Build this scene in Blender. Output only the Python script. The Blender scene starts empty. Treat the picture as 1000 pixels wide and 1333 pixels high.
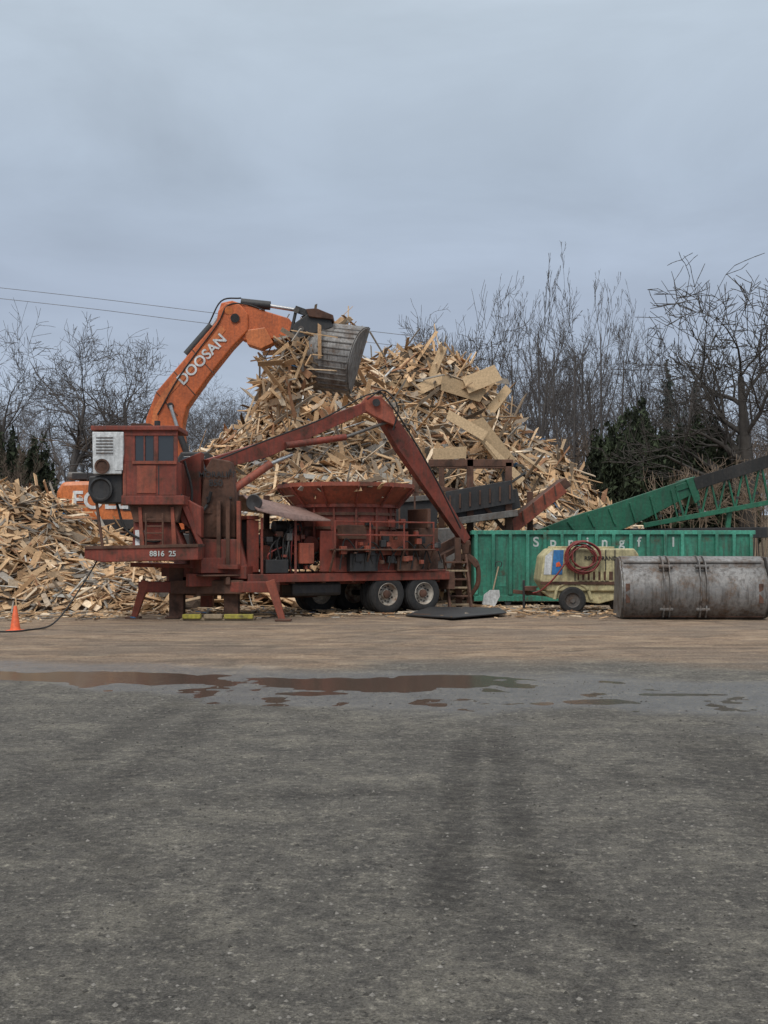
import bpy, math, random, bmesh
import numpy as np
from mathutils import Vector, Matrix
random.seed(7); RN=np.random.RandomState(11)
F=1500.0; CH=1.65; HY=715.0
def X(px,Y): return (px-500.0)*Y/F
def Zc(py,Y): return CH+(HY-py)*Y/F
def P(px,py,Y): return Vector((X(px,Y),Y,Zc(py,Y)))
def sst(a,b,x):
    t=np.clip((x-a)/(b-a),0,1); return t*t*(3-2*t)
sc=bpy.context.scene
col=sc.collection
# ---------------------------------------------------------------- materials
def newmat(name):
    m=bpy.data.materials.new(name); m.use_nodes=True
    nt=m.node_tree; nt.nodes.clear()
    o=nt.nodes.new('ShaderNodeOutputMaterial'); b=nt.nodes.new('ShaderNodeBsdfPrincipled')
    nt.links.new(b.outputs[0],o.inputs[0]); return m,nt,b
def N(nt,t,**k):
    n=nt.nodes.new(t)
    for a,v in k.items(): setattr(n,a,v)
    return n
def noise(nt,vec,scale,detail=6,rough=.6,mp=None,dist=0):
    n=N(nt,'ShaderNodeTexNoise'); n.inputs['Scale'].default_value=scale; n.inputs['Detail'].default_value=detail; n.inputs['Roughness'].default_value=rough; n.inputs['Distortion'].default_value=dist
    if mp:
        m=N(nt,'ShaderNodeMapping'); m.inputs['Scale'].default_value=mp; nt.links.new(vec,m.inputs[0]); vec=m.outputs[0]
    nt.links.new(vec,n.inputs['Vector']); return n.outputs['Fac']
def ramp(nt,fac,stops):
    r=N(nt,'ShaderNodeValToRGB'); e=r.color_ramp.elements
    while len(e)<len(stops): e.new(.5)
    for i,(p,c) in enumerate(stops):
        e[i].position=p; e[i].color=(c,c,c,1) if isinstance(c,(int,float)) else (*c,1)
    nt.links.new(fac,r.inputs[0]); return r.outputs[0]
def mix(nt,fac,a,b,mode='MIX'):
    m=N(nt,'ShaderNodeMix',data_type='RGBA',blend_type=mode)
    for i,v in ((0,fac),(6,a),(7,b)):
        if isinstance(v,(int,float)): m.inputs[i].default_value=v
        elif isinstance(v,tuple): m.inputs[i].default_value=(*v,1)
        else: nt.links.new(v,m.inputs[i])
    return m.outputs[2]
def mth(nt,op,a,b=None):
    m=N(nt,'ShaderNodeMath',operation=op)
    for i,v in ((0,a),(1,b)):
        if v is None: continue
        if isinstance(v,(int,float)): m.inputs[i].default_value=v
        else: nt.links.new(v,m.inputs[i])
    return m.outputs[0]
def paint(name,c,rust=.45,rc=(.09,.04,.022),rough=.6,metal=0.,dirt=.5,bump=.15,sc_=1.):
    m,nt,b=newmat(name); g=N(nt,'ShaderNodeTexCoord').outputs['Object']
    n1=noise(nt,g,2.2*sc_,8,.65); n2=noise(nt,g,14*sc_,6,.6); n3=noise(nt,g,2.,5,.6,(7,7,.7)); n4=noise(nt,g,.9*sc_,3,.5)
    lo=.74-.35*rust
    f=ramp(nt,mth(nt,'ADD',mth(nt,'MULTIPLY',n1,.7),mth(nt,'MULTIPLY',n2,.3)),[(lo-.06,0.),(lo+.07,1.)])
    v=ramp(nt,n4,[(.3,tuple(x*.7 for x in c)),(.7,tuple(min(1,x*1.25+.01) for x in c))])
    a=mix(nt,f,v,rc)
    st=ramp(nt,n3,[(.45,0.),(.75,1.)])
    a=mix(nt,mth(nt,'MULTIPLY',st,dirt),a,(.06,.048,.04))
    d2=ramp(nt,n2,[(.35,.72),(.65,1.1)])
    a=mix(nt,1.,a,d2,'MULTIPLY')
    nt.links.new(a,b.inputs['Base Color'])
    nt.links.new(mth(nt,'ADD',mth(nt,'MULTIPLY',f,.25),rough),b.inputs['Roughness'])
    b.inputs['Metallic'].default_value=metal
    bp=N(nt,'ShaderNodeBump'); bp.inputs['Strength'].default_value=bump; bp.inputs['Distance'].default_value=.02
    nt.links.new(n2,bp.inputs['Height']); nt.links.new(bp.outputs[0],b.inputs['Normal'])
    return m
M={}
M['red']=paint('red_paint',(.235,.042,.022),.52,(.075,.032,.02),.62,dirt=.6)
M['red2']=paint('red_faded',(.31,.070,.034),.5,(.10,.043,.026),.6,dirt=.5)
M['rust']=paint('rust_steel',(.125,.056,.033),.55,(.05,.028,.02),.8)
M['hood']=paint('hood_steel',(.28,.175,.145),.4,(.14,.07,.05),.6)
M['orange']=paint('orange_paint',(.54,.120,.026),.25,(.16,.06,.03),.45,dirt=.35)
M['orange2']=paint('orange_body',(.62,.18,.05),.15,(.2,.1,.06),.4,dirt=.3)
M['dark']=paint('dark_steel',(.022,.022,.023),.3,(.04,.03,.022),.55)
M['steel']=paint('worn_steel',(.15,.14,.13),.5,(.10,.065,.045),.5,.2,.6)
M['bsteel']=paint('bucket_steel',(.22,.21,.20),.55,(.13,.09,.065),.5,.2,1.,.35)
M['chrome']=paint('bright_steel',(.5,.5,.5),.1,(.2,.15,.1),.3,.7,.2)
M['white']=paint('white_paint',(.68,.70,.70),.2,(.25,.2,.16),.5,dirt=.35)
M['faded']=paint('faded_lettering',(.58,.63,.60),.35,(.06,.2,.13),.6,dirt=.2)
M['rim']=paint('rim_paint',(.50,.45,.38),.5,(.18,.09,.05),.6)
M['teal']=paint('teal_paint',(.035,.235,.155),.36,(.09,.055,.035),.6,dirt=.7)
M['teal2']=paint('teal_rail',(.06,.32,.22),.3,(.12,.07,.04),.6,dirt=.5)
M['green']=paint('green_paint',(.012,.125,.065),.22,(.05,.04,.025),.45,dirt=.4)
M['beige']=paint('beige_paint',(.56,.49,.27),.36,(.22,.12,.06),.55,dirt=.5)
M['blue']=paint('blue_sticker',(.03,.19,.47),.05,(.3,.3,.3),.5)
M['rubber']=paint('rubber',(.02,.02,.02),.3,(.05,.045,.04),.85)
M['yellow']=paint('yellow_paint',(.42,.36,.05),.4,(.12,.1,.06),.7)
M['cone']=paint('cone_plastic',(.85,.13,.03),.05,(.2,.1,.05),.5,dirt=.2)
M['hose']=paint('red_hose',(.24,.03,.025),.2,(.1,.03,.03),.5)
M['wood']=paint('old_timber',(.32,.24,.15),.3,(.12,.09,.06),.8)
M['sign']=paint('triangle_orange',(.85,.12,.03),.05,(.4,.1,.05),.5,dirt=.1)
def glass():
    m,nt,b=newmat('window_glass'); b.inputs['Base Color'].default_value=(.03,.035,.04,1); b.inputs['Roughness'].default_value=.1; b.inputs['Specular IOR Level'].default_value=.8; return m
M['glass']=glass()
def vcol(name,rough=.8,scale=20,var=(.75,1.15)):
    m,nt,b=newmat(name); a=N(nt,'ShaderNodeAttribute',attribute_name='Col')
    g=N(nt,'ShaderNodeTexCoord').outputs['Object']
    n=noise(nt,g,scale,4,.6); c=mix(nt,1.,a.outputs['Color'],ramp(nt,n,[(.3,var[0]),(.7,var[1])]),'MULTIPLY')
    nt.links.new(c,b.inputs['Base Color']); b.inputs['Roughness'].default_value=rough
    b.inputs['Specular IOR Level'].default_value=.2
    return m
M['boards']=vcol('splintered_wood',.85,16,(.72,1.14))
M['bark']=vcol('bark',.9,4)
M['leaf']=vcol('evergreen_leaf',.8,3)
M['stone']=vcol('stones',.85,30)
# ---------------------------------------------------------------- mesh helpers
class Obj:
    def __init__(s,name,loc,yaw=0):
        s.e=bpy.data.objects.new(name,None); col.objects.link(s.e)
        s.e.location=loc; s.e.rotation_euler=(0,0,yaw); s.e.empty_display_size=.3
        s.m=Matrix.Translation(Vector(loc))@Matrix.Rotation(yaw,4,'Z'); s.inv=s.m.inverted()
def mk(o,name,verts,faces,mat,bevel=0,smooth=False,solid=0):
    me=bpy.data.meshes.new(name)
    vs=[tuple(o.inv@Vector(v)) for v in verts] if o else [tuple(v) for v in verts]
    me.from_pydata(vs,[],faces); me.update()
    ob=bpy.data.objects.new(name,me); col.objects.link(ob)
    if o: ob.parent=o.e
    me.materials.append(M[mat] if isinstance(mat,str) else mat)
    bm=bmesh.new(); bm.from_mesh(me); bmesh.ops.recalc_face_normals(bm,faces=bm.faces); bm.to_mesh(me); bm.free()
    if smooth:
        for p in me.polygons: p.use_smooth=True
    if solid:
        md=ob.modifiers.new('s','SOLIDIFY'); md.thickness=solid; md.offset=0
    if bevel:
        md=ob.modifiers.new('b','BEVEL'); md.width=bevel; md.segments=2; md.limit_method='ANGLE'
    return ob
BF=[(0,1,2,3),(7,6,5,4),(0,4,5,1),(1,5,6,2),(2,6,7,3),(3,7,4,0)]
def box(o,name,c,s,mat,yaw=0,pitch=0,bevel=.012,roll=0):
    c=Vector(c); R=Matrix.Rotation(yaw,3,'Z')@Matrix.Rotation(pitch,3,'Y')@Matrix.Rotation(roll,3,'X')
    vs=[c+R@Vector((x*s[0]/2,y*s[1]/2,z*s[2]/2)) for z in(-1,1) for x,y in((-1,-1),(1,-1),(1,1),(-1,1))]
    return mk(o,name,vs,BF,mat,min(bevel,min(s)*.3))
def beam(o,name,a,b,w,h,mat,w2=None,h2=None,bevel=.01,up=(0,0,1)):
    a=Vector(a); b=Vector(b); d=(b-a).normalized(); U=Vector(up)
    if abs(d.dot(U))>.97: U=Vector((0,1,0))
    s=d.cross(U).normalized(); u=s.cross(d).normalized(); w2=w2 or w; h2=h2 or h
    vs=[]
    for p,ww,hh in((a,w,h),(b,w2,h2)):
        for x,y in((-1,-1),(1,-1),(1,1),(-1,1)): vs.append(p+s*x*ww/2+u*y*hh/2)
    return mk(o,name,vs,BF,mat,min(bevel,min(w,h)*.25))
def lathe(o,name,c,axis,prof,mat,n=28,ph=0.):
    c=Vector(c); ax=Vector(axis).normalized(); t=Vector((0,0,1)) if abs(ax.z)<.9 else Vector((1,0,0))
    s=ax.cross(t).normalized(); u=ax.cross(s)
    vs=[];fs=[]
    for r,h in prof:
        for i in range(n):
            a=2*math.pi*i/n+ph; vs.append(c+ax*h+(s*math.cos(a)+u*math.sin(a))*max(r,1e-4))
    for k in range(len(prof)-1):
        for i in range(n):
            j=(i+1)%n; fs.append((k*n+i,k*n+j,(k+1)*n+j,(k+1)*n+i))
    ob=mk(o,name,vs,fs,mat)
    for p in ob.data.polygons: p.use_smooth=True
    md=ob.modifiers.new('e','EDGE_SPLIT'); md.split_angle=math.radians(32)
    return ob
def cyl(o,name,a,b,r,mat,r2=None,n=16):
    a=Vector(a); b=Vector(b); r2=r if r2 is None else r2
    return lathe(o,name,a,(b-a),[(0,0),(r,0),(r2,(b-a).length),(0,(b-a).length)],mat,n)
def prism(o,name,pts,d,mat,bevel=.015):
    d=Vector(d); n=len(pts); vs=[Vector(p) for p in pts]+[Vector(p)+d for p in pts]
    fs=[tuple(range(n)),tuple(range(2*n-1,n-1,-1))]+[(i,(i+1)%n,n+(i+1)%n,n+i) for i in range(n)]
    return mk(o,name,vs,fs,mat,bevel)
def pp(o,name,pix,Y,depth,mat,bevel=.015):
    return prism(o,name,[P(a,b,Y) for a,b in pix],(0,depth,0),mat,bevel)
def tube(o,name,pts,r,mat,n=6,sub=6):
    pts=[Vector(p) for p in pts]
    if len(pts)>2 and sub>1:
        q=[]
        e=[pts[0]*2-pts[1]]+pts+[pts[-1]*2-pts[-2]]
        for i in range(1,len(e)-2):
            for k in range(sub):
                t=k/sub; a,b,c,d=e[i-1:i+3]
                q.append(.5*((2*b)+(c-a)*t+(2*a-5*b+4*c-d)*t*t+(3*b-a-3*c+d)*t**3))
        q.append(pts[-1]); pts=q
    vs=[];fs=[]
    for i,p in enumerate(pts):
        d=(pts[min(i+1,len(pts)-1)]-pts[max(i-1,0)]).normalized()
        t=Vector((0,0,1)) if abs(d.z)<.9 else Vector((0,1,0)); s=d.cross(t).normalized(); u=d.cross(s)
        for k in range(n):
            a=2*math.pi*k/n; vs.append(p+(s*math.cos(a)+u*math.sin(a))*r)
    for i in range(len(pts)-1):
        for k in range(n):
            j=(k+1)%n; fs.append((i*n+k,i*n+j,(i+1)*n+j,(i+1)*n+k))
    return mk(o,name,vs,fs,mat,smooth=True)
def text(o,name,s,loc,size,mat,yaw=0,ang=0,xs=1.):
    cu=bpy.data.curves.new(name,'FONT'); cu.body=s; cu.size=size; cu.align_x='CENTER'; cu.align_y='CENTER'; cu.extrude=.002; cu.offset=size*.02
    t=bpy.data.objects.new(name,cu); col.objects.link(t); bpy.context.view_layer.update()
    me=bpy.data.meshes.new_from_object(t); bpy.data.objects.remove(t)
    m4=Matrix.Translation(Vector(loc))@Matrix.Rotation(yaw,4,'Z')@Matrix.Rotation(-ang,4,'Y')@Matrix.Rotation(math.pi/2,4,'X')@Matrix.Diagonal((xs,1,1,1))
    me.transform(o.inv@m4); me.materials.clear(); me.materials.append(M[mat])
    ob=bpy.data.objects.new(name,me); col.objects.link(ob); ob.parent=o.e; return ob
def npmesh(name,V,Fc,mat,colors=None,nside=4,smooth=False):
    me=bpy.data.meshes.new(name); nf=len(Fc)
    me.vertices.add(len(V)); me.vertices.foreach_set('co',np.asarray(V,dtype=np.float32).ravel())
    me.loops.add(nf*nside); me.loops.foreach_set('vertex_index',np.asarray(Fc,dtype=np.int32).ravel())
    me.polygons.add(nf); me.polygons.foreach_set('loop_start',np.arange(0,nf*nside,nside,dtype=np.int32))
    me.polygons.foreach_set('loop_total',np.full(nf,nside,dtype=np.int32))
    me.update(calc_edges=True)
    me.polygons.foreach_set('use_smooth',np.full(nf,smooth,dtype=bool))
    if colors is not None:
        a=me.color_attributes.new('Col','FLOAT_COLOR','POINT')
        c=np.ones((len(V),4),dtype=np.float32); c[:,:3]=colors; a.data.foreach_set('color',c.ravel())
    me.materials.append(mat); ob=bpy.data.objects.new(name,me); col.objects.link(ob); return ob
_lat=RN.rand(16,256,256)
def vn(x,y,s,seed=0):
    L=_lat[seed%16]; x=np.asarray(x)/s+37.3*seed; y=np.asarray(y)/s+11.7*seed
    xi=np.floor(x).astype(int); yi=np.floor(y).astype(int); fx=x-xi; fy=y-yi; fx=fx*fx*(3-2*fx); fy=fy*fy*(3-2*fy)
    a=L[xi&255,yi&255]; b=L[(xi+1)&255,yi&255]; c=L[xi&255,(yi+1)&255]; d=L[(xi+1)&255,(yi+1)&255]
    return (a*(1-fx)+b*fx)*(1-fy)+(c*(1-fx)+d*fx)*fy
def fbm(x,y,s,o=4,seed=0):
    t=0;w=0
    for i in range(o): t=t+vn(x,y,s/2**i,seed+i)*.5**i; w+=.5**i
    return t/w
def gz(x,y): return 4.2*sst(52,85,y)+0*x
# ---------------------------------------------------------------- ground
ys=np.concatenate([np.linspace(-30,3,12)[:-1],np.arange(3,10,.035),np.arange(10,19,.045),np.arange(19,34,.1),34*1.06**np.arange(0,75)])
xr=8*1.09**np.arange(0,65)
xs=np.unique(np.round(np.concatenate([-xr[::-1],np.arange(-8,8,.045)[1:],xr]),4))
GX,GY=np.meshgrid(xs,ys)
far=sst(20,30,GY)
yc=13.7-.24*np.clip(GX,0,9)+np.where(GX<0,-GX*.42,0); yc=np.clip(yc,12.3,16.0)
hw=np.where(GX<-2,1.5,2.0)
edge=np.abs(GY-yc)/hw+(fbm(GX,GY,1.8,5,2)-.5)*1.5
band=1-sst(.6,1.05,edge)
nz=(fbm(GX,GY,1.3,5,4)-.5)
def pud(cx,cy,rx,ry,s=1.): return s*(1-sst(.45,1.25,np.hypot((GX-cx)/rx,(GY-cy)/ry)+nz*1.1))
pd=np.maximum.reduce([pud(-.15,14.35,1.8,.8),pud(.75,14.9,.9,.4),pud(-3.9,15.1,1.5,.75),pud(-2.7,14.5,.7,.3),pud(2.35,12.6,.4,.22),pud(3.4,13.2,.7,.25,.8),pud(-.9,13.3,.5,.2,.8),pud(4.6,12.5,.5,.2,.8)])
rel=(fbm(GX,GY,.9,5,3)-.5)*.035+(vn(GX,GY,.14,5)-.5)*.012+(fbm(GX,GY,5,3,6)-.5)*.02
wetrel=(fbm(GX,GY,.4,4,10)-.5)*.06
Zg=(rel*.6+wetrel*band*.7)*(1-far)*(1-.6*pd)-pd*.03-band*.0085
def line_track(f,w,y0,y1,soft=.5):
    return np.exp(-(np.abs(GX-f)/w)**4)*sst(y0-soft*2,y0,GY)*(1-sst(y1,y1+soft*3,GY))
def poly(pts):
    pts=sorted([( (F*CH/(b-HY)), (a-500)*(CH/(b-HY)) ) for a,b in pts]); return np.interp(GY,[p[0] for p in pts],[p[1] for p in pts])
tr=line_track(poly([(640,930),(610,970),(598,1010),(594,1060),(586,1130),(570,1230)]),.14,5.6,9.8)
tr=np.maximum(tr,line_track(poly([(640,940),(656,980),(662,1030),(672,1080),(700,1140),(800,1220),(980,1300)]),.15,5.2,9.8))
tr=np.maximum(tr,.75*line_track(poly([(860,940),(930,990),(1000,1060),(1100,1160)]),.2,4,9.5))
tr=np.maximum(tr,.75*line_track(poly([(905,940),(985,990),(1080,1060),(1200,1160)]),.18,4,9.5))
tr=np.maximum(tr,.5*line_track(poly([(560,1100),(600,1180),(690,1260),(800,1333)]),.13,3,7))
tr=np.maximum(tr,.6*line_track(poly([(250,905),(150,960),(0,1040),(-200,1150)]),.2,5,12.5))
tr=np.maximum(tr,.6*line_track(poly([(300,905),(240,960),(80,1060),(-100,1150)]),.16,5,12.5))
arcs=0
for k,(cx,cy,r,s) in enumerate(((3,-6,14.2,1),(3,-6,15.9,1),(-4,22,12.1,.8),(-4,22,13.6,.8),(9,17,9.5,.8),(9,17,11.2,.8),(-9,2,7,.8),(-9,2,8.6,.8),(2,26,17.4,.9),(2,26,19.2,.9),(-3,40,20.3,1),(-3,40,22.1,1),(5,48,27.,1),(5,48,28.9,1),(-12,30,14,1),(-12,30,15.8,1))):
    arcs=np.maximum(arcs,s*np.exp(-((np.hypot(GX-cx,GY-cy)-r)/.15)**2)*sst(.3,.6,fbm(GX,GY,2.5,2,k%7)))
tread=.5+.5*np.sign(np.sin((GY+.35*np.abs(GX))*2*math.pi/.15))
tr=tr*(.55+.45*sst(.3,.6,fbm(GX,GY,.3,4,7)))*(.65+.35*tread)
tr=np.maximum(tr,arcs*.6*sst(.25,.6,fbm(GX,GY,.3,3,9)))
Zg=Zg-tr*.014
Zg=Zg+gz(GX,GY)
tan=sst(14.4,17.4,GY+(fbm(GX,GY,3,4,8)-.5)*5)
ny,nx=GX.shape
V=np.stack([GX,GY,Zg],-1).reshape(-1,3); idx=np.arange(ny*nx).reshape(ny,nx)
Fc=np.stack([idx[:-1,:-1],idx[:-1,1:],idx[1:,1:],idx[1:,:-1]],-1).reshape(-1,4)
def ground_mat():
    m,nt,b=newmat('yard_ground'); g=N(nt,'ShaderNodeTexCoord').outputs['Object']
    at=N(nt,'ShaderNodeAttribute',attribute_name='Col'); s=N(nt,'ShaderNodeSeparateColor'); nt.links.new(at.outputs['Color'],s.inputs[0])
    wet,trk,tn=s.outputs[0],s.outputs[1],s.outputs[2]
    n1=noise(nt,g,.5,6,.65,(.7,1.,1),.6); n2=noise(nt,g,3.,8,.75,None,.4); n3=noise(nt,g,75,4,.8); n4=noise(nt,g,17,6,.75); n5=noise(nt,g,1.7,8,.74,(.75,1.1,1),.6); n6=noise(nt,g,1.,5,.6,(.12,1.7,1),.5)
    c=ramp(nt,n2,[(.34,(.105,.096,.084)),(.5,(.165,.150,.128)),(.64,(.245,.222,.182))])
    c=mix(nt,ramp(nt,n1,[(.40,0.),(.62,.5)]),c,(.115,.105,.092))
    c=mix(nt,ramp(nt,n5,[(.52,0.),(.62,.55)]),c,(.29,.262,.21))
    c=mix(nt,ramp(nt,n4,[(.55,0.),(.66,.75)]),c,(.37,.335,.27))
    c=mix(nt,ramp(nt,n4,[(.34,.7),(.43,0.)]),c,(.06,.055,.05))
    t=ramp(nt,n5,[(.34,(.18,.122,.083)),(.5,(.35,.242,.16)),(.64,(.48,.36,.25))])
    t=mix(nt,ramp(nt,n4,[(.5,0.),(.68,.65)]),t,(.52,.38,.245)); t=mix(nt,ramp(nt,n1,[(.43,0.),(.58,.55)]),t,(.21,.17,.135)); t=mix(nt,ramp(nt,n6,[(.48,0.),(.6,.5)]),t,(.19,.14,.105))
    c=mix(nt,tn,c,t)
    c=mix(nt,mth(nt,'MULTIPLY',trk,.8),c,(.06,.053,.046))
    wm=ramp(nt,n4,[(.38,1.),(.6,.45)])
    wf=mth(nt,'MULTIPLY',wet,wm)
    c=mix(nt,mth(nt,'MULTIPLY',wf,.85),c,(.045,.041,.038))
    sp=ramp(nt,n3,[(.32,.4),(.5,1.),(.68,1.65)]); sp2=ramp(nt,n4,[(.3,.7),(.7,1.25)])
    c=mix(nt,1.,c,sp,'MULTIPLY'); c=mix(nt,1.,c,sp2,'MULTIPLY')
    sx=N(nt,'ShaderNodeSeparateXYZ'); nt.links.new(g,sx.inputs[0])
    lf=N(nt,'ShaderNodeMapRange'); lf.inputs[1].default_value=46; lf.inputs[2].default_value=56; nt.links.new(sx.outputs[1],lf.inputs[0])
    c=mix(nt,lf.outputs[0],c,ramp(nt,n2,[(.3,(.12,.09,.06)),(.7,(.28,.22,.145))]))
    nt.links.new(c,b.inputs['Base Color'])
    r=mth(nt,'SUBTRACT',.95,mth(nt,'MULTIPLY',wf,.7)); nt.links.new(r,b.inputs['Roughness'])
    nt.links.new(mth(nt,'ADD',.3,mth(nt,'MULTIPLY',wf,.7)),b.inputs['Specular IOR Level'])
    bp=N(nt,'ShaderNodeBump'); bp.inputs['Distance'].default_value=.03
    nt.links.new(mth(nt,'SUBTRACT',.95,mth(nt,'MULTIPLY',wf,.5)),bp.inputs['Strength'])
    nt.links.new(mth(nt,'ADD',n3,mth(nt,'MULTIPLY',n4,2.)),bp.inputs['Height']); nt.links.new(bp.outputs[0],b.inputs['Normal'])
    return m
gc=np.stack([band,tr,tan],-1).reshape(-1,3)
npmesh('ground',V,Fc,ground_mat(),gc,smooth=True)
def puddle_mat():
    m,nt,b=newmat('muddy_water'); b.inputs['Base Color'].default_value=(.075,.058,.045,1); b.inputs['Roughness'].default_value=.13; b.inputs['IOR'].default_value=1.33
    g=N(nt,'ShaderNodeTexCoord').outputs['Object']; n=noise(nt,g,11,3,.5)
    bp=N(nt,'ShaderNodeBump'); bp.inputs['Strength'].default_value=.3; bp.inputs['Distance'].default_value=.01; nt.links.new(n,bp.inputs['Height']); nt.links.new(bp.outputs[0],b.inputs['Normal']); return m
mk(None,'puddle',[(-9,10.8,-.0155),(9,10.8,-.0155),(9,18,-.0155),(-9,18,-.0155)],[(0,1,2,3)],puddle_mat())
n=17000
sy=3.6+RN.rand(n)**1.6*11; sx_=(RN.rand(n)-.5)*2*(sy*.36+.5); sr=(.0025+RN.rand(n)**5*.011)
sg=np.interp(sy,ys,np.arange(len(ys))).astype(int); sgx=np.clip(np.searchsorted(xs,sx_),0,len(xs)-1)
sz=Zg[sg,sgx]+sr*.1
o8=np.array([[1,0,0],[0,1,0],[-1,0,0],[0,-1,0],[0,0,.7],[0,0,-.7]])
V=o8[None]*(.65+.7*RN.rand(n,6,1))*sr[:,None,None]; V=V+np.stack([sx_,sy,sz],-1)[:,None]
f8=np.array([[0,1,4],[1,2,4],[2,3,4],[3,0,4],[1,0,5],[2,1,5],[3,2,5],[0,3,5]])
Fc=(f8[None]+np.arange(n)[:,None,None]*6).reshape(-1,3)
cc=np.repeat((.06+.2*RN.rand(n,1)**1.5)*np.array([[1,.93,.82]]),6,0)
npmesh('gravel',V.reshape(-1,3),Fc,M['stone'],cc,3)
# ---------------------------------------------------------------- wood piles
PX=np.array([150,225,260,320,360,400,440,470,510,550,590,630,655,680,730,775,820,860]); PYc=np.array([715,625,600,570,520,488,478,484,476,464,470,492,535,582,615,662,700,730])
Yc1=43.; mx=(PX-500)*Yc1/F; mz=np.maximum(0,CH+(HY-PYc)*Yc1/F)
LX=np.array([-500,-200,0,40,75,110,170,230,262,300]); LYp=np.array([650,645,662,660,676,706,716,738,765,800])
Yc2=33.5; lx=(LX-500)*Yc2/F; lz=np.maximum(0,CH+(HY-LYp)*Yc2/F)
def pile_h(x,y):
    base=32.5+4.8*sst(-.6,2.2,x); t=np.clip((y-base)/(Yc1-base),0,1); t2=np.clip((y-Yc1)/10,0,1)
    h=np.interp(x,mx,mz)*(t**.85)*(1-sst(0,1,t2))
    tl=np.clip((y-29.6)/(Yc2-29.6),0,1); h2=np.interp(x,lx,lz)*(np.sin(tl*math.pi/2))*(1-sst(38,45,y))
    return np.maximum(h,h2)+(fbm(x,y,2.6,4,9)-.5)*1.7*sst(0,1.5,np.maximum(h,h2))
def boards(C,D,Nn,L,W,T,name,colr):
    D=D/np.linalg.norm(D,axis=1,keepdims=True); S=np.cross(D,Nn); S/=np.linalg.norm(S,axis=1,keepdims=True)+1e-9; U=np.cross(S,D)
    sg=np.array([(x,y,z) for z in(-1,1) for x,y in((-1,-1),(1,-1),(1,1),(-1,1))])*.5
    n=len(C)
    je=1+(RN.rand(n,4)-.5)*.4; jl=np.concatenate([je,je],1)
    wj=.85+.25*RN.rand(n,4); k=RN.rand(n)<.25; wj[k,0]*=.3; wj[k,3]*=.3; wj=np.concatenate([wj,wj],1)
    V=C[:,None]+D[:,None]*(sg[None,:,0:1]*(L[:,None]*jl)[...,None])+S[:,None]*(sg[None,:,1:2]*(W[:,None]*wj)[...,None])+U[:,None]*(sg[None,:,2:3]*T[:,None,None])
    Fc=(np.array(BF)[None]+np.arange(n)[:,None,None]*8).reshape(-1,4)
    return npmesh(name,V.reshape(-1,3),Fc,M['boards'],np.repeat(colr,8,0))
pal=np.array([[.66,.44,.25],[.56,.36,.20],[.72,.52,.33],[.47,.30,.17],[.38,.30,.22],[.30,.265,.225],[.15,.11,.075],[.80,.64,.46],[.34,.18,.10],[.45,.42,.37]])
pw=np.array([.19,.16,.13,.12,.09,.10,.07,.08,.05,.05])
def wcol(n):
    c=pal[RN.choice(len(pal),n,p=pw/pw.sum())]*(.62+.58*RN.rand(n,1))
    k=RN.rand(n); c[k<.004]=[.06,.14,.26]; c[(k>.006)&(k<.014)]=[.6,.6,.58]; c[(k>.014)&(k<.020)]=[.05,.05,.05]
    return c
def scatter(n,x0,x1,y0,y1,lift=.35,minh=.15,sheet=.02,size=1.):
    x=x0+RN.rand(n*3)*(x1-x0); y=y0+RN.rand(n*3)*(y1-y0); h=pile_h(x,y); k=h>minh; x=x[k][:n];y=y[k][:n];h=h[k][:n]; n=len(x)
    e=.3; nx_=-(pile_h(x+e,y)-pile_h(x-e,y))/(2*e); ny_=-(pile_h(x,y+e)-pile_h(x,y-e))/(2*e)
    Nn=np.stack([nx_,ny_,np.ones(n)],-1); Nn/=np.linalg.norm(Nn,axis=1,keepdims=True)
    R=RN.randn(n,3); al=vn(x,y,1.1,3)*6.28*2; G_=np.stack([np.cos(al),np.sin(al),.3*np.sin(al*2)],-1); R=R+G_*1.
    T1=R-(R*Nn).sum(1,keepdims=True)*Nn; T1/=np.linalg.norm(T1,axis=1,keepdims=True)
    D=T1+Nn*(RN.randn(n,1)*.3); N2=Nn+RN.randn(n,3)*.45
    L=(.25+RN.rand(n)**1.8*2.0)*size; W=(.04+RN.rand(n)**1.9*.20)*size; T=.010+RN.rand(n)**2*.028
    k=RN.rand(n)<sheet; L[k]=.5+RN.rand(k.sum())*.8; W[k]=.3+RN.rand(k.sum())*.45; T[k]=.014
    C=np.stack([x,y,h+RN.rand(n)*lift-.05],-1)
    return C,D,N2,L,W,T
a=scatter(20000,-11,11.5,32,49,.4,.15,.03); b_=scatter(10000,-17,-5.6,29.3,40,.22,.1,.01,.85)
n=2300; dx=-13+RN.rand(n)*19; dy=28.6+RN.randn(n)*1.2+.8*(dx>-6)*2
c_=(np.stack([dx,dy,.02+RN.rand(n)*.06],-1),np.concatenate([RN.randn(n,2),RN.randn(n,1)*.06],1),np.tile([0,0,1.],(n,1))+RN.randn(n,3)*.15,.06+RN.rand(n)**2*.5,.02+RN.rand(n)*.07,.010+RN.rand(n)*.02)
n=330; jx=-4+RN.rand(n)*9.; jy=38+RN.rand(n)*6; jh=pile_h(jx,jy)+.25
d_=(np.stack([jx,jy,jh],-1),np.concatenate([RN.randn(n,2),np.abs(RN.randn(n,1))*.8],1),RN.randn(n,3),1.+RN.rand(n)*2.,.05+RN.rand(n)*.14,.015+RN.rand(n)*.025)
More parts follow.
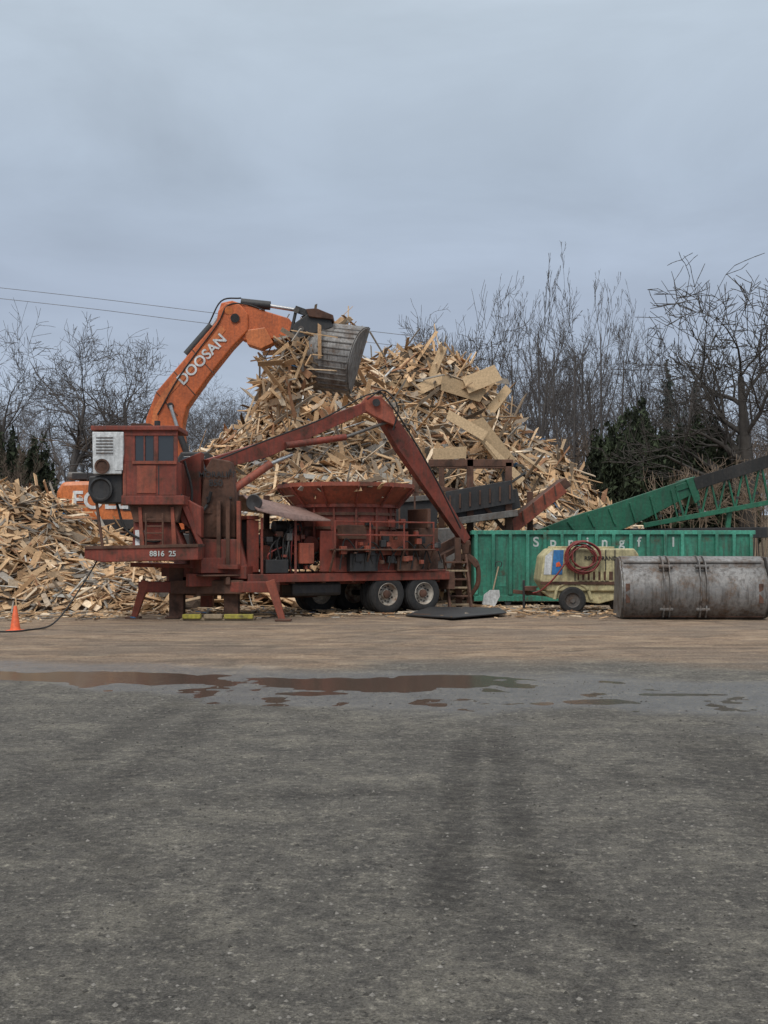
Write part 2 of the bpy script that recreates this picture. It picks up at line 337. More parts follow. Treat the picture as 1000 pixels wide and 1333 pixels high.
sh=[(640,575,40.5,2.0,.8,-.9),(600,505,42,1.6,.7,-.3),(625,495,42,1.3,.8,.4),(610,555,40,1.5,.5,-.5),(560,500,42,1.2,.5,.5),(655,600,40,1.8,.5,-.8),(585,590,39,1.2,.5,.1),(520,500,42,1.3,.4,.2),(650,520,42.5,1.2,.5,.9),(690,600,41,1.5,.4,-.6),(570,470,42.6,1.2,.4,1.2)]
e_C=np.array([P(p,q,Yy-.4)[:] for p,q,Yy,*_ in sh]); e_D=np.array([[math.cos(s[5]),.15,math.sin(s[5])] for s in sh]); e_N=np.array([[.1,-1,.5]]*len(sh))+RN.randn(len(sh),3)*.3
e_=(e_C,e_D,e_N,np.array([s[3] for s in sh]),np.array([s[4] for s in sh])*.85,np.full(len(sh),.02))
A=[np.concatenate(z) for z in zip(a,b_,c_,d_,e_)]
cl=wcol(len(A[0])); cl[-len(sh):]=np.array([.52,.37,.22])*(.7+.5*RN.rand(len(sh),1))
wood=boards(*A,'wood_scrap_pile',cl)
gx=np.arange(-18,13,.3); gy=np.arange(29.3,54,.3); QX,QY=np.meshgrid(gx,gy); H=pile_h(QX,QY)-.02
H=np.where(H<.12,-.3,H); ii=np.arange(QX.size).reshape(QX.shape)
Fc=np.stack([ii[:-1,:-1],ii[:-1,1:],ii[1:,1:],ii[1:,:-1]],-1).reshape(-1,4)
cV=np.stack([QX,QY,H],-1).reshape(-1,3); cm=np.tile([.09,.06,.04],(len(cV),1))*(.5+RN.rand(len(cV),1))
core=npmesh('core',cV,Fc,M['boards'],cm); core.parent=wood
# ---------------------------------------------------------------- trees
CFG=dict(oak=dict(n=7,wob=.30,up=.035,ang=(.6,1.05),lv=4,L=6,r=.26,fl=.68),mid=dict(n=7,wob=.2,up=.07,ang=(.45,.85),lv=4,L=8,r=.17,fl=.56),
         up=dict(n=10,wob=.09,up=.11,ang=(.3,.65),lv=4,L=11,r=.11,fl=.40),brush=dict(n=4,wob=.25,up=.06,ang=(.4,.9),lv=3,L=3,r=.04,fl=.6))
def gen_tree(seed,style):
    rg=random.Random(seed); segs=[]; st=CFG[style]; mx_=st['lv']
    def rv(): return Vector((rg.gauss(0,1),rg.gauss(0,1),rg.gauss(0,1)))
    def grow(p,d,L,r,lv):
        n=st['n'] if lv==0 else (5 if lv==1 else 4 if lv<4 else 3); stp=L/n; wob=st['wob']*(.3 if lv==0 else .8)
        for i in range(n):
            d=(d+rv()*wob*.55+Vector((0,0,st['up']))).normalized(); q=p+d*stp; r1=r*(1-.75*i/n); r2=r*(1-.75*(i+1)/n)
            segs.append((p[:],q[:],max(r1,.008),max(r2,.0055)))
            if lv<mx_ and (lv>0 or i>=2):
                k=2 if (lv==0 and style in('oak','mid')) or (lv==1 and rg.random()<.55) or (lv==3 and style!='up' and rg.random()<.5) else 1
                for _ in range(k):
                    if lv>0 and rg.random()<(.12 if style!='up' else .25): continue
                    a=rg.uniform(*st['ang']); s=d.cross(rv()).normalized(); nd=(d*math.cos(a)+s*math.sin(a)).normalized()
                    if nd.z<-.1: nd.z*=.2; nd.normalize()
                    fl=(st['fl'] if lv<3 else .7)*rg.uniform(.6,1.2)*(1-.3*i/n)
                    grow(q,nd,L*fl,r2*rg.uniform(.45,.7),lv+1)
            p=q
    grow(Vector((0,0,0)),Vector((0,0,1)),st['L'],st['r'],0)
    A=np.array([s[0] for s in segs]);B=np.array([s[1] for s in segs]);R1=np.array([s[2] for s in segs]);R2=np.array([s[3] for s in segs])
    h=B[:,2].max(); return A/h,B/h,R1/h,R2/h
def prisms(A,B,R1,R2,k=4):
    d=B-A; d/=np.linalg.norm(d,axis=1,keepdims=True)+1e-9; t=np.where(np.abs(d[:,2:3])<.9,[[0,0,1.]],[[1.,0,0]])
    s=np.cross(d,t); s/=np.linalg.norm(s,axis=1,keepdims=True); u=np.cross(d,s)
    an=np.arange(k)*2*math.pi/k; ring=s[:,None]*np.cos(an)[None,:,None]+u[:,None]*np.sin(an)[None,:,None]
    V=np.concatenate([A[:,None]+ring*R1[:,None,None],B[:,None]+ring*R2[:,None,None]],1)
    f=np.array([[i,(i+1)%k,k+(i+1)%k,k+i] for i in range(k)])
    Fc=(f[None]+np.arange(len(A))[:,None,None]*2*k)
    return V.reshape(-1,3),Fc.reshape(-1,4)
TV={}
for nm,sd,stl in (('o1',3,'oak'),('o2',8,'oak'),('o3',17,'oak'),('u1',5,'up'),('u2',12,'up'),('u3',19,'up'),('m1',21,'mid'),('m2',33,'mid'),('b1',41,'brush'),('b2',43,'brush')):
    TV[nm]=gen_tree(sd,stl)
def place(v,px,top,Y,rot,wpx=None,rs=1.):
    A,B,R1,R2=TV[v]; z0=float(gz(0,Y)); H=Zc(top,Y)-z0; x0=X(px,Y)
    c,s=math.cos(rot),math.sin(rot); R=np.array([[c,-s,0],[s,c,0],[0,0,1]]).T
    B2=B@R; w=np.percentile(B2[:,0],98)-np.percentile(B2[:,0],2)
    wx=1. if wpx is None else (wpx*Y/F)/(w*H)
    sc3=np.array([H*wx,H*wx,H]); off=np.array([x0,Y,z0-.1])
    return (A@R)*sc3+off,B2*sc3+off,R1*H*rs,R2*H*rs
def single(name,v,px,top,Y,rot,wpx=None,col_=(.095,.085,.08),rs=1.):
    a=place(v,px,top,Y,rot,wpx,rs); V,Fc=prisms(*a,k=4); npmesh(name,V,Fc,M['bark'],np.tile(col_,(len(V),1)),smooth=True)
for t in [('o1',85,386,64,.3,200),('o2',5,398,66,1.2,160),('o3',165,410,70,2.,140),('m2',300,490,80,.5,110),('m1',235,500,82,4.,100),
          ('o2',618,348,66,2.4,130),('o3',570,395,70,3.,100),('u1',672,350,60,0,70),('u2',705,335,58,1.,60),('u3',742,320,57,2.,70),('u2',782,346,60,3.,75),('u1',722,345,64,4.,55),('u3',765,340,66,5.,65),('u1',805,365,66,2.5,60),('u2',645,360,66,2.,60),
          ('m1',830,390,68,1.,80),('m1',540,432,80,5.,90),('m2',500,445,84,1.,80),('m2',890,400,70,2.,90),('m2',700,380,76,2.,110),('m1',770,385,76,4.,110)]:
    single('bare_tree',*t)
single('oak_tree','o3',975,314,55,1.0,250,(.07,.062,.055),1.35)
single('oak_tree','o2',1075,330,58,.7,200,(.07,.062,.055),1.2)
Vs=[];Fs=[];Cs=[];off=0
def addmass(lst,colr,k=3):
    global off
    for a in lst:
        V,Fc=prisms(*a,k=k); Vs.append(V);Fs.append(Fc+off);Cs.append(np.tile(np.array(colr)*random.uniform(.8,1.2),(len(V),1))); off+=len(V)
L=[]
for i in range(66):
    px=-80+i*18.3+random.uniform(-10,10); top=random.uniform(492,540) if px<560 else random.uniform(430,515)
    L.append(place(random.choice(['m1','m2','u2','o2','o3']),px,top,random.uniform(86,112),random.uniform(0,6),random.uniform(80,120),1.2))
addmass(L,(.145,.135,.135))  # distance haze is painted into this lighter, greyer bark colour
npmesh('distant_trees',np.concatenate(Vs),np.concatenate(Fs),M['bark'],np.concatenate(Cs),smooth=True)
Vs=[];Fs=[];Cs=[];off=0; L=[]
for i in range(230):
    px=random.uniform(620,1080) if i%3 else random.uniform(-60,400); top=random.uniform(550,645); Y=random.uniform(56,84)
    L.append(place(random.choice(['b1','b2','b2','m1']) if i%6 else 'm2',px,top,Y,random.uniform(0,6),random.uniform(40,90),1.5))
addmass(L,(.15,.115,.09))
for i in range(22):
    L2=[place(random.choice(['b1','b2']),random.uniform(860,1010),random.uniform(585,640),random.uniform(50,54),random.uniform(0,6),random.uniform(30,70),1.2)]; addmass(L2,(.24,.18,.13))
npmesh('brush_thicket',np.concatenate(Vs),np.concatenate(Fs),M['bark'],np.concatenate(Cs),smooth=True)
def evergreen(name,px,top,Y,wpx,n=8000,colr=(.032,.042,.022),kind='round'):
    z0=float(gz(0,Y)); H=Zc(top,Y)-z0; R=wpx*Y/F/2; x0=X(px,Y)
    t=RN.rand(n)**.85; ang=RN.rand(n)*2*math.pi; sd=int(px)%12
    lump=.55+.75*vn(ang*1.3,t*5,1,sd)+.35*(vn(ang*4,t*13,1,3)-.5)
    prof=np.sqrt(np.clip(1-(np.abs(t-.38)/.64)**2.4,0,1))+.03 if kind=='round' else (1-t)**.8*(.6+.4*np.sign(np.sin(t*45)))*sst(.2,.35,t)+.04
    rr=R*prof*lump*(1-.5*RN.rand(n)**2)
    tops=(vn(np.cos(ang)*2+5,np.sin(ang)*2+5,.8,sd)-.5)*.35*t
    c=np.stack([x0+np.cos(ang)*rr,Y+np.sin(ang)*rr,z0+(t+tops)*H+(RN.rand(n)-.5)*.4],-1)
    d=RN.randn(n,3,3)*.08+np.array([0,0,1])*np.array([-.08,0,.13])[None,:,None]
    V=(c[:,None]+d).reshape(-1,3); sh_=(.3+1.3*RN.rand(n,1)**1.7)*(.3+1.*lump[:,None]**2)
    cc=np.repeat(np.array(colr)[None]*sh_+RN.rand(n,1)*.008,3,0); ob=npmesh(name,V,np.arange(3*n).reshape(-1,3),M['leaf'],cc,3)
    V,Fc=prisms(np.array([[x0,Y,z0-.2]]),np.array([[x0,Y,z0+H*.8]]),np.array([.12]),np.array([.03]),5); tk=npmesh('trunk',V,Fc,M['bark'],np.tile((.06,.05,.04),(len(V),1))); tk.parent=ob
for a in [(790,572,58,75),(832,548,57,85),(872,582,56,70),(915,562,57,95),(955,592,58,60)]:
    evergreen('evergreen_shrub',*a)
for a in [(8,580,60,60),(50,588,58,45),(-30,575,60,60)]: evergreen('evergreen_shrub',*a,n=5000)
for a in [(870,492,86,80),(905,500,90,70)]: evergreen('pine_tree',*a,n=3000,colr=(.05,.06,.052),kind='pine')
pl=Obj('power_line',(-20,50,14))
tube(pl,'wire_1',[P(-60,368,50),P(120,388,50),P(300,410,51),P(560,440,52)],.011,'steel',4)
tube(pl,'wire_2',[P(-60,382,50),P(120,402,50),P(270,421,51),P(560,455,52)],.011,'steel',4)
# ---------------------------------------------------------------- excavator
Y=36.
ex=Obj('excavator',P(180,712,Y+.2))
pp(ex,'counterweight',[(71,672),(73,640),(80,627),(150,625),(154,692),(80,690)],Y-1.3,2.6,'orange2',.12)
pp(ex,'engine_house',[(150,630),(225,632),(225,688),(150,688)],Y-1.28,2.56,'orange2',.06)
pp(ex,'house_stripe',[(78,676),(225,676),(225,689),(82,689)],Y-1.33,.05,'dark',.01)
text(ex,'lettering','FOLEY',P(140,652,Y-1.33),.75,'white')
text(ex,'model_lettering','CONSTR.',P(92,664,Y-1.33),.2,'white')
pp(ex,'panel_seam',[(76,655),(112,655),(112,656),(76,656)],Y-1.315,.02,'dark',.001)
pp(ex,'vent_grille',[(160,640),(205,640),(205,665),(160,665)],Y-1.31,.04,'dark')
pp(ex,'undercarriage',[(100,688),(255,688),(250,700),(105,700)],Y-.9,1.8,'dark')
for k,yy in enumerate((Y-1.5,Y+.9)):
    pp(ex,'track_%d'%k,[(84,704),(92,694),(270,694),(280,704),(275,722),(90,722)],yy,.6,'dark',.05)
    for i in range(16):
        box(ex,'track_shoe',P(92+i*12,693,yy+.3),(.2,.64,.05),'rust')
pp(ex,'cab_frame',[(228,660),(228,600),(236,588),(270,588),(278,610),(280,660)],Y-1.25,1.1,'dark',.05)
pp(ex,'cab_glass',[(233,650),(233,605),(239,594),(267,594),(273,612),(274,650)],Y-1.27,.05,'glass',.01)
pp(ex,'cab_base',[(226,690),(226,660),(284,660),(284,690)],Y-1.25,1.1,'orange')
tube(ex,'handrail',[P(85,626,Y-1.1),P(87,608,Y-1.1),P(112,606,Y-1.1),P(114,626,Y-1.1)],.02,'dark')
tube(ex,'handrail',[P(85,626,Y+1),P(87,608,Y+1),P(112,606,Y+1),P(114,626,Y+1)],.02,'dark')
box(ex,'air_filter',P(100,620,Y),(.5,.5,.24),'steel',bevel=.08); box(ex,'hood_top',P(128,622,Y),(1.2,1.6,.2),'dark')
cyl(ex,'exhaust',P(108,628,Y+.4),P(108,604,Y+.4),.06,'dark')
bo=[(232,602),(189,560),(190,545),(203,510),(240,467),(282,418),(284,404),(294,394),(312,395),(323,408),(323,430),(302,452),(270,492),(243,530),(238,552),(240,600)]
pp(ex,'boom',bo,Y-.3,.6,'orange',.04)
pp(ex,'boom_face_edge',[(196,556),(200,532),(211,512),(246,473),(288,424),(294,430),(252,480),(218,518),(207,536),(204,556)],Y-.315,.012,'orange2',.002)
for q in((215,525),(238,498),(262,470)): pp(ex,'weld_seam',[(q[0]-12,q[1]-14),(q[0]-11,q[1]-15),(q[0]+17,q[1]+16),(q[0]+16,q[1]+17)],Y-.306,.01,'rust',.001)
text(ex,'boom_lettering','DOOSAN',P(263,468,Y-.33),.46,'white',0,math.radians(46),1.)
cyl(ex,'arm_cylinder',P(243,462,Y-.1),P(276,424,Y-.1),.13,'dark'); cyl(ex,'arm_cylinder_rod',P(275,426,Y-.1),P(292,402,Y-.1),.06,'chrome')
cyl(ex,'boom_cylinder',P(262,640,Y-.45),P(232,560,Y-.45),.1,'dark'); cyl(ex,'boom_cylinder_rod',P(232,560,Y-.45),P(222,528,Y-.45),.06,'chrome')
cyl(ex,'boom_pin',P(306,414,Y-.38),P(306,414,Y+.38),.14,'dark'); cyl(ex,'boom_pin_2',P(222,528,Y-.36),P(222,528,Y+.36),.1,'dark')
pp(ex,'stick',[(283,410),(288,394),(302,391),(330,400),(376,414),(388,430),(381,440),(345,441),(318,443),(300,432)],Y-.22,.44,'orange',.03)
pp(ex,'stick_plate',[(318,430),(345,426),(356,446),(340,454),(322,448)],Y-.26,.52,'orange2',.02)
cyl(ex,'stick_pin',P(298,404,Y-.34),P(298,404,Y+.34),.13,'orange2')
cyl(ex,'bucket_cylinder',P(314,394,Y),P(352,398,Y),.14,'dark'); cyl(ex,'bucket_cylinder_rod',P(350,398,Y),P(388,404,Y),.06,'chrome')
for s in(-.2,.2): beam(ex,'bucket_link',P(386,402,Y+s),P(378,438,Y+s),.08,.2,'dark')
for s in(-.22,.22): beam(ex,'bucket_tilt_link',P(384,402,Y+s),P(412,412,Y+s),.1,.2,'dark')
for s in(-.3,.2): pp(ex,'bucket_hanger',[(376,432),(384,420),(404,406),(430,414),(434,426),(404,436),(388,444)],Y+s,.1,'dark',.03)
for q in((380,436),(386,404),(412,410),(392,428)): cyl(ex,'link_pin',P(*q,Y-.36),P(*q,Y+.36),.09,'steel')
tube(ex,'hydraulic_hose',[P(205,540,Y-.34),P(235,488,Y-.34),P(282,424,Y-.34),P(296,398,Y-.33),P(320,396,Y-.25),P(345,404,Y-.24)],.022,'rubber')
tube(ex,'hydraulic_hose_2',[P(240,470,Y+.1),P(270,425,Y),P(288,392,Y),P(314,388,Y)],.025,'rubber')
pp(ex,'coupler_plate',[(398,402),(412,401),(434,410),(434,416),(402,412)],Y-.4,.8,'rust',.02)
def shell(o,name,c,prof,width,yaw,mat,roll=0,thick=.05,taper=1.):
    R=Matrix.Rotation(yaw,3,'Z')@Matrix.Rotation(roll,3,'Y'); c=Vector(c); vs=[];fs=[];n=len(prof)
    for sgn in(-1,1):
        for i,(a,b) in enumerate(prof):
            w=width/2*(1+(taper-1)*i/(n-1)); vs.append(c+R@Vector((sgn*w,a,b)))
    for i in range(n-1): fs.append((i,i+1,n+i+1,n+i))
    ob=mk(o,name,vs,fs,mat,smooth=True,solid=thick)
    md=ob.modifiers.new('e','EDGE_SPLIT'); md.split_angle=math.radians(40)
    for sgn in(-1,1):
        p=[c+R@Vector((sgn*(width/2*(1+(taper-1)*i/(n-1))+.005),a,b)) for i,(a,b) in enumerate(prof)]
        prism(o,name+'_side',p,R@Vector((sgn*.04,0,0)),mat,.01)
    return R
def arc(cx,cz,r,a0,a1,n=14,rz=None):
    rz=rz or r; return [(cx-r*math.cos(math.radians(a0+(a1-a0)*i/(n-1))),cz+rz*math.sin(math.radians(a0+(a1-a0)*i/(n-1)))) for i in range(n)]
bc=P(436,466,Y-.1); pr=arc(.35,0,.9,88,-72,16,1.08)
Rb=shell(ex,'bucket',bc,pr,1.72,math.radians(-24),'bsteel',math.radians(10),.05,.80)
for i in range(3,15):
    a,b=pr[i]; w=1.7*(1-.2*i/15); c0=bc+Rb@Vector((0.18,a-.03,b)); d=Rb@Vector((w/2-.2,0,0)); beam(ex,'wear_strip',c0-d,c0+d,.05,.045,'steel')
for i in range(5):
    a,b=pr[-1]; q=bc+Rb@Vector((-.58+i*.29,a,b)); beam(ex,'bucket_tooth',q,q+Rb@Vector((0,.28,-.1)),.1,.08,'steel',.05,.03)
n=420; t=RN.rand(n); cx=397-34*t+RN.randn(n)*14; cy=440+85*t+RN.randn(n)*11
C=np.array([P(cx[i],cy[i],36.2+RN.randn()*.5)[:] for i in range(n)])
n2=110; C2=np.array([P(395+RN.rand()*65,418+RN.rand()*48,36.6)[:] for i in range(n2)]); C=np.concatenate([C,C2]); n=n+n2
b=boards(C,np.concatenate([RN.randn(n,1)*.9,RN.randn(n,1)*.6,RN.randn(n,1)*.9],1),RN.randn(n,3),.3+RN.rand(n)**2*1.3,.04+RN.rand(n)**2*.18,.012+RN.rand(n)*.02,'falling_boards',wcol(n)); b.parent=wood
# ---------------------------------------------------------------- tub grinder
YW=math.radians(32); cu,su=math.cos(YW),math.sin(YW); GO=(-.5,30.1)
gr=Obj('tub_grinder',(GO[0],GO[1],0),YW)
def G(u,v,z): return Vector((GO[0]+cu*u-su*v,GO[1]+su*u+cu*v,z))
def gbox(name,u0,u1,v0,v1,z0,z1,mat,bevel=.012,pitch=0): return box(gr,name,G((u0+u1)/2,(v0+v1)/2,(z0+z1)/2),(u1-u0,v1-v0,z1-z0),mat,YW,pitch,bevel)
vdir=G(0,1,0)-G(0,0,0); udir=G(1,0,0)-G(0,0,0)
for v in(-.62,.62):
    gbox('chassis_rail',-5.2,2.2,v-.08,v+.08,.78,1.08,'red')
gbox('deck_side',-3.9,1.9,-1.16,-1.08,.86,1.06,'red'); gbox('deck_side_far',-3.9,1.9,1.08,1.16,.86,1.06,'red')
gbox('deck',-5,1.9,-1.07,1.07,1.02,1.055,'rust')
for i in range(8): gbox('cross_member',-4.4+i*.85,-4.3+i*.85,-1.05,1.05,.82,1.0,'rust')
def wheel(c,ax,out=True):
    lathe(gr,'tyre',c,ax,[(.27,-.14),(.33,-.155),(.46,-.14),(.49,-.12),(.5,-.08),(.515,-.075),(.515,-.03),(.5,-.025),(.5,.02),(.515,.025),(.515,.075),(.5,.08),(.49,.12),(.46,.14),(.33,.155),(.29,.14)],'rubber',36)
    lathe(gr,'rim',c,ax,[(.275,-.14),(.30,.13),(.28,.15),(.25,.03),(.2,-.02),(.13,-.01),(.12,.05),(.09,.08),(.05,.1),(0,.1)],'rim',28)
    if out:
        for k in range(8):
            a=k*math.pi/4; s=Vector(ax).cross(Vector((0,0,1))).normalized(); q=Vector(c)+(s*math.cos(a)+Vector((0,0,1))*math.sin(a))*.17
            cyl(gr,'wheel_nut',q-Vector(ax)*.02,q+Vector(ax)*.03,.018,'dark',n=6)
            q=Vector(c)+(s*math.cos(a+.39)+Vector((0,0,1))*math.sin(a+.39))*.225; cyl(gr,'hand_hole',q-Vector(ax)*.01,q+Vector(ax)*.018,.028,'dark',n=8)
for u in(0,1.1):
    wheel(G(u,-1.0,.51),-vdir); wheel(G(u,-.68,.51),-vdir,False)
    for v in(1.0,.68): wheel(G(u,v,.51),-vdir,False)
    cyl(gr,'axle',G(u,-.9,.51),G(u,.9,.51),.07,'dark')
    lathe(gr,'hub',G(u,-1.0,.51),-vdir,[(.11,.05),(.1,.12),(.05,.14),(0,.14)],'rust',16)
gbox('fender',-.6,1.75,-1.18,-.5,1.075,1.13,'red')
for v in (.68,1.0): wheel(G(-1.0,v,.51),-vdir,False)
gbox('fuel_tank',-2.6,-1.2,-.9,-.3,.5,.85,'dark',.08)
gbox('tool_box',-2.2,-1.3,.2,1.,.42,.82,'rust')
tc=G(-.55,0,0)
lathe(gr,'tub_flare',tc,(0,0,1),[(1.30,2.72),(1.76,3.20),(1.80,3.20),(1.80,3.30),(1.74,3.30),(1.26,2.74)],'red2',12,ph=.2)
lathe(gr,'tub_body',tc,(0,0,1),[(1.2,1.35),(1.22,2.7),(1.34,2.7),(1.34,2.78),(1.1,2.8),(1.05,1.4)],'red',30)
for z in(1.6,2.15,2.5): lathe(gr,'tub_band',tc,(0,0,1),[(1.2,z),(1.27,z),(1.27,z+.07),(1.2,z+.07)],'rust',30)
for k in range(14):
    a=k*2*math.pi/14; d=Vector((math.cos(a),math.sin(a),0)); beam(gr,'tub_rib',tc+d*1.25+Vector((0,0,1.4)),tc+d*1.25+Vector((0,0,2.7)),.06,.06,'red')
for k in range(12):
    a=k*2*math.pi/12+.2; d=Vector((math.cos(a),math.sin(a),0)); beam(gr,'flare_rib',tc+d*1.36+Vector((0,0,2.72)),tc+d*1.80+Vector((0,0,3.2)),.04,.05,'red')
n=120; aa=RN.rand(n)*6.28; rr=RN.rand(n)**.5*1.5; tb=boards(np.stack([tc.x+np.cos(aa)*rr,tc.y+np.sin(aa)*rr,3.0+RN.rand(n)*.3],-1),RN.randn(n,3)*[1,1,.35],RN.randn(n,3),.3+RN.rand(n)*.8,.04+RN.rand(n)*.12,np.full(n,.025),'boards_in_tub',wcol(n)); tb.parent=wood
gbox('tub_cradle',-1.9,.9,-1.12,-1.0,1.08,1.45,'red'); gbox('hydraulic_box',-.3,.55,-1.24,-.95,1.5,2.1,'red2'); gbox('valve_box',-1.4,-.7,-1.25,-1.0,1.9,2.25,'rust'); gbox('drum_guard',-1.2,-.4,-1.3,-1.0,1.1,1.55,'dark'); gbox('motor_box',.2,.9,-1.28,-1.02,1.1,1.45,'rust')
gbox('catwalk',-1.7,1.25,-1.45,-1.15,1.62,1.66,'rust')
for u in(-1.7,-.7,.3,1.2):
    beam(gr,'rail_post',G(u,-1.42,1.66),G(u,-1.42,2.35),.045,.045,'red'); beam(gr,'bracket',G(u,-1.15,1.1),G(u,-1.42,1.62),.05,.05,'rust')
for z in(2.0,2.33): beam(gr,'handrail',G(-1.7,-1.42,z),G(1.2,-1.42,z),.04,.04,'red')
gbox('rear_panel',1.0,1.6,-1.05,1.05,1.1,2.2,'rust'); gbox('rear_guard',1.2,1.3,-1.15,-.2,2.2,2.7,'rust')
gbox('engine_block',-3.1,-1.9,-.5,.5,1.15,1.95,'dark'); gbox('rocker_cover',-3.0,-2.0,-.35,.1,1.95,2.15,'rust')
gbox('radiator',-3.75,-3.55,-.85,.85,1.1,2.35,'dark'); gbox('radiator_frame',-3.8,-3.5,-.92,-.855,1.1,2.34,'red'); gbox('radiator_top',-3.8,-3.5,-.92,.92,2.355,2.45,'red')
for i in range(10): gbox('engine_rib',-3.0+i*.11,-2.96+i*.11,-.56,-.505,1.3,1.85,'steel',.004)
for (u,z,r,mt) in((-3.2,1.55,.2,'red2'),(-2.95,1.3,.12,'steel'),(-2.3,1.42,.16,'dark'),(-1.95,1.75,.22,'red'),(-2.6,1.9,.12,'rust'),(-3.35,1.9,.1,'steel')):
    lathe(gr,'pulley',G(u,-.62,z),-vdir,[(0,-.05),(r,-.05),(r*.9,.0),(r,.05),(r*.8,.06),(r*.3,.04),(0,.05)],mt,20)
cyl(gr,'air_cleaner',G(-2.9,-.5,2.2),G(-2.2,-.5,2.2),.15,'dark'); cyl(gr,'muffler',G(-2.7,.3,2.1),G(-2.7,.3,3.0),.08,'rust')
gbox('battery_box',-3.4,-2.8,-1.1,-.75,1.08,1.4,'dark'); gbox('control_box',-2.5,-2.1,-1.1,-.95,1.3,1.8,'red2'); gbox('side_door',-1.95,-1.5,-1.14,-1.09,1.1,2.1,'red')
for i in range(16):
    u=-3.4+random.random()*1.7; z=1.2+random.random()*.9
    tube(gr,'hose',[G(u,-.95,1.1),G(u+random.uniform(-.2,.2),-1.05,z),G(u+random.uniform(.1,.7),-.8,z+.2),G(u+random.uniform(.2,.9),-.6,1.3)],.02,random.choice(['rubber','rubber','hose','steel']))
for i in range(46):
    u=-3.5+random.random()*5.; z=1.12+random.random()*1.15; s=random.uniform(.05,.2)
    if u>-1.6: v=-1.3+random.uniform(-.08,.06)
    else: v=-.95+random.uniform(-.1,.1)
    gbox('fitting',u,u+s,v-.06,v+.05,z,z+s*random.uniform(.6,1.4),random.choice(['dark','dark','red','rust','steel','red2']))
for i in range(8):
    u=-1.5+i*.35; tube(gr,'tub_hose',[G(u,-1.3,1.15),G(u+.1,-1.36,1.5+random.random()*.4),G(u+.4,-1.32,1.7),G(u+.6,-1.3,1.3)],.018,'rubber')
for u in(-3.5,-2.6,-1.6): beam(gr,'hood_post',G(u,-1.08,1.06),G(u,-1.08,2.4),.06,.06,'red')
prism(gr,'hood_panel',[G(-3.75,-1.35,2.55),G(-2.75,-1.35,2.33),G(-1.75,-1.3,2.33),G(-1.9,-.2,2.62),G(-3.6,-.2,2.95)],(0,0,.04),'hood',.008)
prism(gr,'hood_panel_far',[G(-3.75,-.2,2.96),G(-1.8,-.2,2.62),G(-1.8,1.1,2.5),G(-3.75,1.1,2.7)],(0,0,.04),'hood',.008)
lathe(gr,'spot_lamp',G(-3.7,-1.1,2.75),(-.3,-1,0),[(0,-.2),(.14,-.15),(.2,.05),(.18,.06),(0,.03)],'dark',20)
cc=G(-4.45,0,0)
gbox('crane_base',-4.95,-3.95,-.85,.85,1.09,1.45,'red'); gbox('crane_base_foot',-4.9,-4.0,-.5,.5,.55,.9,'rust')
lathe(gr,'turntable',cc,(0,0,1),[(0,1.45),(.55,1.45),(.55,1.6),(.42,1.62),(.42,2.5),(.5,2.5),(.5,2.62),(0,2.62)],'rust',24)
beam(gr,'outrigger_beam',P(183,764,27.6),P(362,764,26.9),.3,.26,'red',bevel=.02)
beam(gr,'outrigger_sleeve',P(225,764,27.4),P(318,764,27.1),.34,.32,'rust',bevel=.02)
beam(gr,'outrigger_upper_beam',P(215,742,27.8),P(325,745,27.2),.4,.3,'red')
def leg(name,a,b,w,w2,mt='red2'): beam(gr,name,a,b,w,w,mt,w2,w2,.012,up=(0,1,0))
leg('outrigger_leg',P(190,756,27.5),P(175,803,27.5),.2,.14); box(gr,'outrigger_foot',P(174,805,27.5)+Vector((0,0,.02)),(.34,.34,.05),'rust')
leg('outrigger_leg_2',P(352,756,26.6),P(368,808,26.5),.22,.14); box(gr,'outrigger_foot_2',Vector((X(369,26.4),26.4,.03)),(.36,.34,.05),'rust')
leg('jack_post',P(231,738,27.6),P(231,804,27.6),.34,.34,'rust'); leg('jack_post_2',P(302,715,27.4),P(302,803,27.4),.34,.34,'rust')
for q,yy in((231,27.6),(302,27.4)): box(gr,'jack_foot',Vector((X(q,yy),yy,.03)),(.5,.5,.05),'rust')
leg('inner_post',P(270,770,28.6),P(270,790,28.6),.3,.3)
pp(gr,'slew_column',[(262,655),(266,612),(276,596),(300,600),(306,640),(306,700),(262,700)],27.3,.8,'rust',.03)
pp(gr,'slew_plate',[(252,702),(312,702),(322,738),(246,738)],27.1,1.,'red',.02)
for px in(282,294,308): pp(gr,'column_web',[(px,652),(px+5,652),(px+5,735),(px,735)],27.06,.2,'red2' if px==308 else 'rust',.004)
pp(gr,'column_plate',[(234,600),(262,588),(262,650),(266,690),(240,690)],27.5,.5,'red',.02)
for q in((268,612),(300,612),(270,648),(300,648)): cyl(gr,'column_bolt',P(*q,27.32),P(*q,27.25),.03,'dark',n=8)
text(gr,'loader_lettering','MORALIFT',P(283,618,27.26),.19,'dark'); text(gr,'loader_lettering_2','850',P(281,629,27.26),.22,'dark')
cy=26.8
pp(gr,'cab_lower',[(160,600),(160,645),(230,645),(230,600)],cy-.6,1.2,'red')
pp(gr,'cab_roof',[(118,554),(232,554),(232,560),(118,560)],cy-.68,1.36,'red')
for a,b in((160,176),(200,206),(226,231)): pp(gr,'cab_pillar',[(a,560),(b,560),(b,602),(a,602)],cy-.6,.07,'red'); pp(gr,'cab_pillar_far',[(a,560),(b,560),(b,602),(a,602)],cy+.53,.07,'red')
pp(gr,'cab_left_wall',[(160,560),(163,560),(163,602),(160,602)],cy-.52,1.04,'red'); pp(gr,'window',[(176,566),(200,566),(200,600),(176,600)],cy-.57,.02,'glass',.002); pp(gr,'window_2',[(206,566),(226,566),(226,600),(206,600)],cy-.57,.02,'glass',.002)
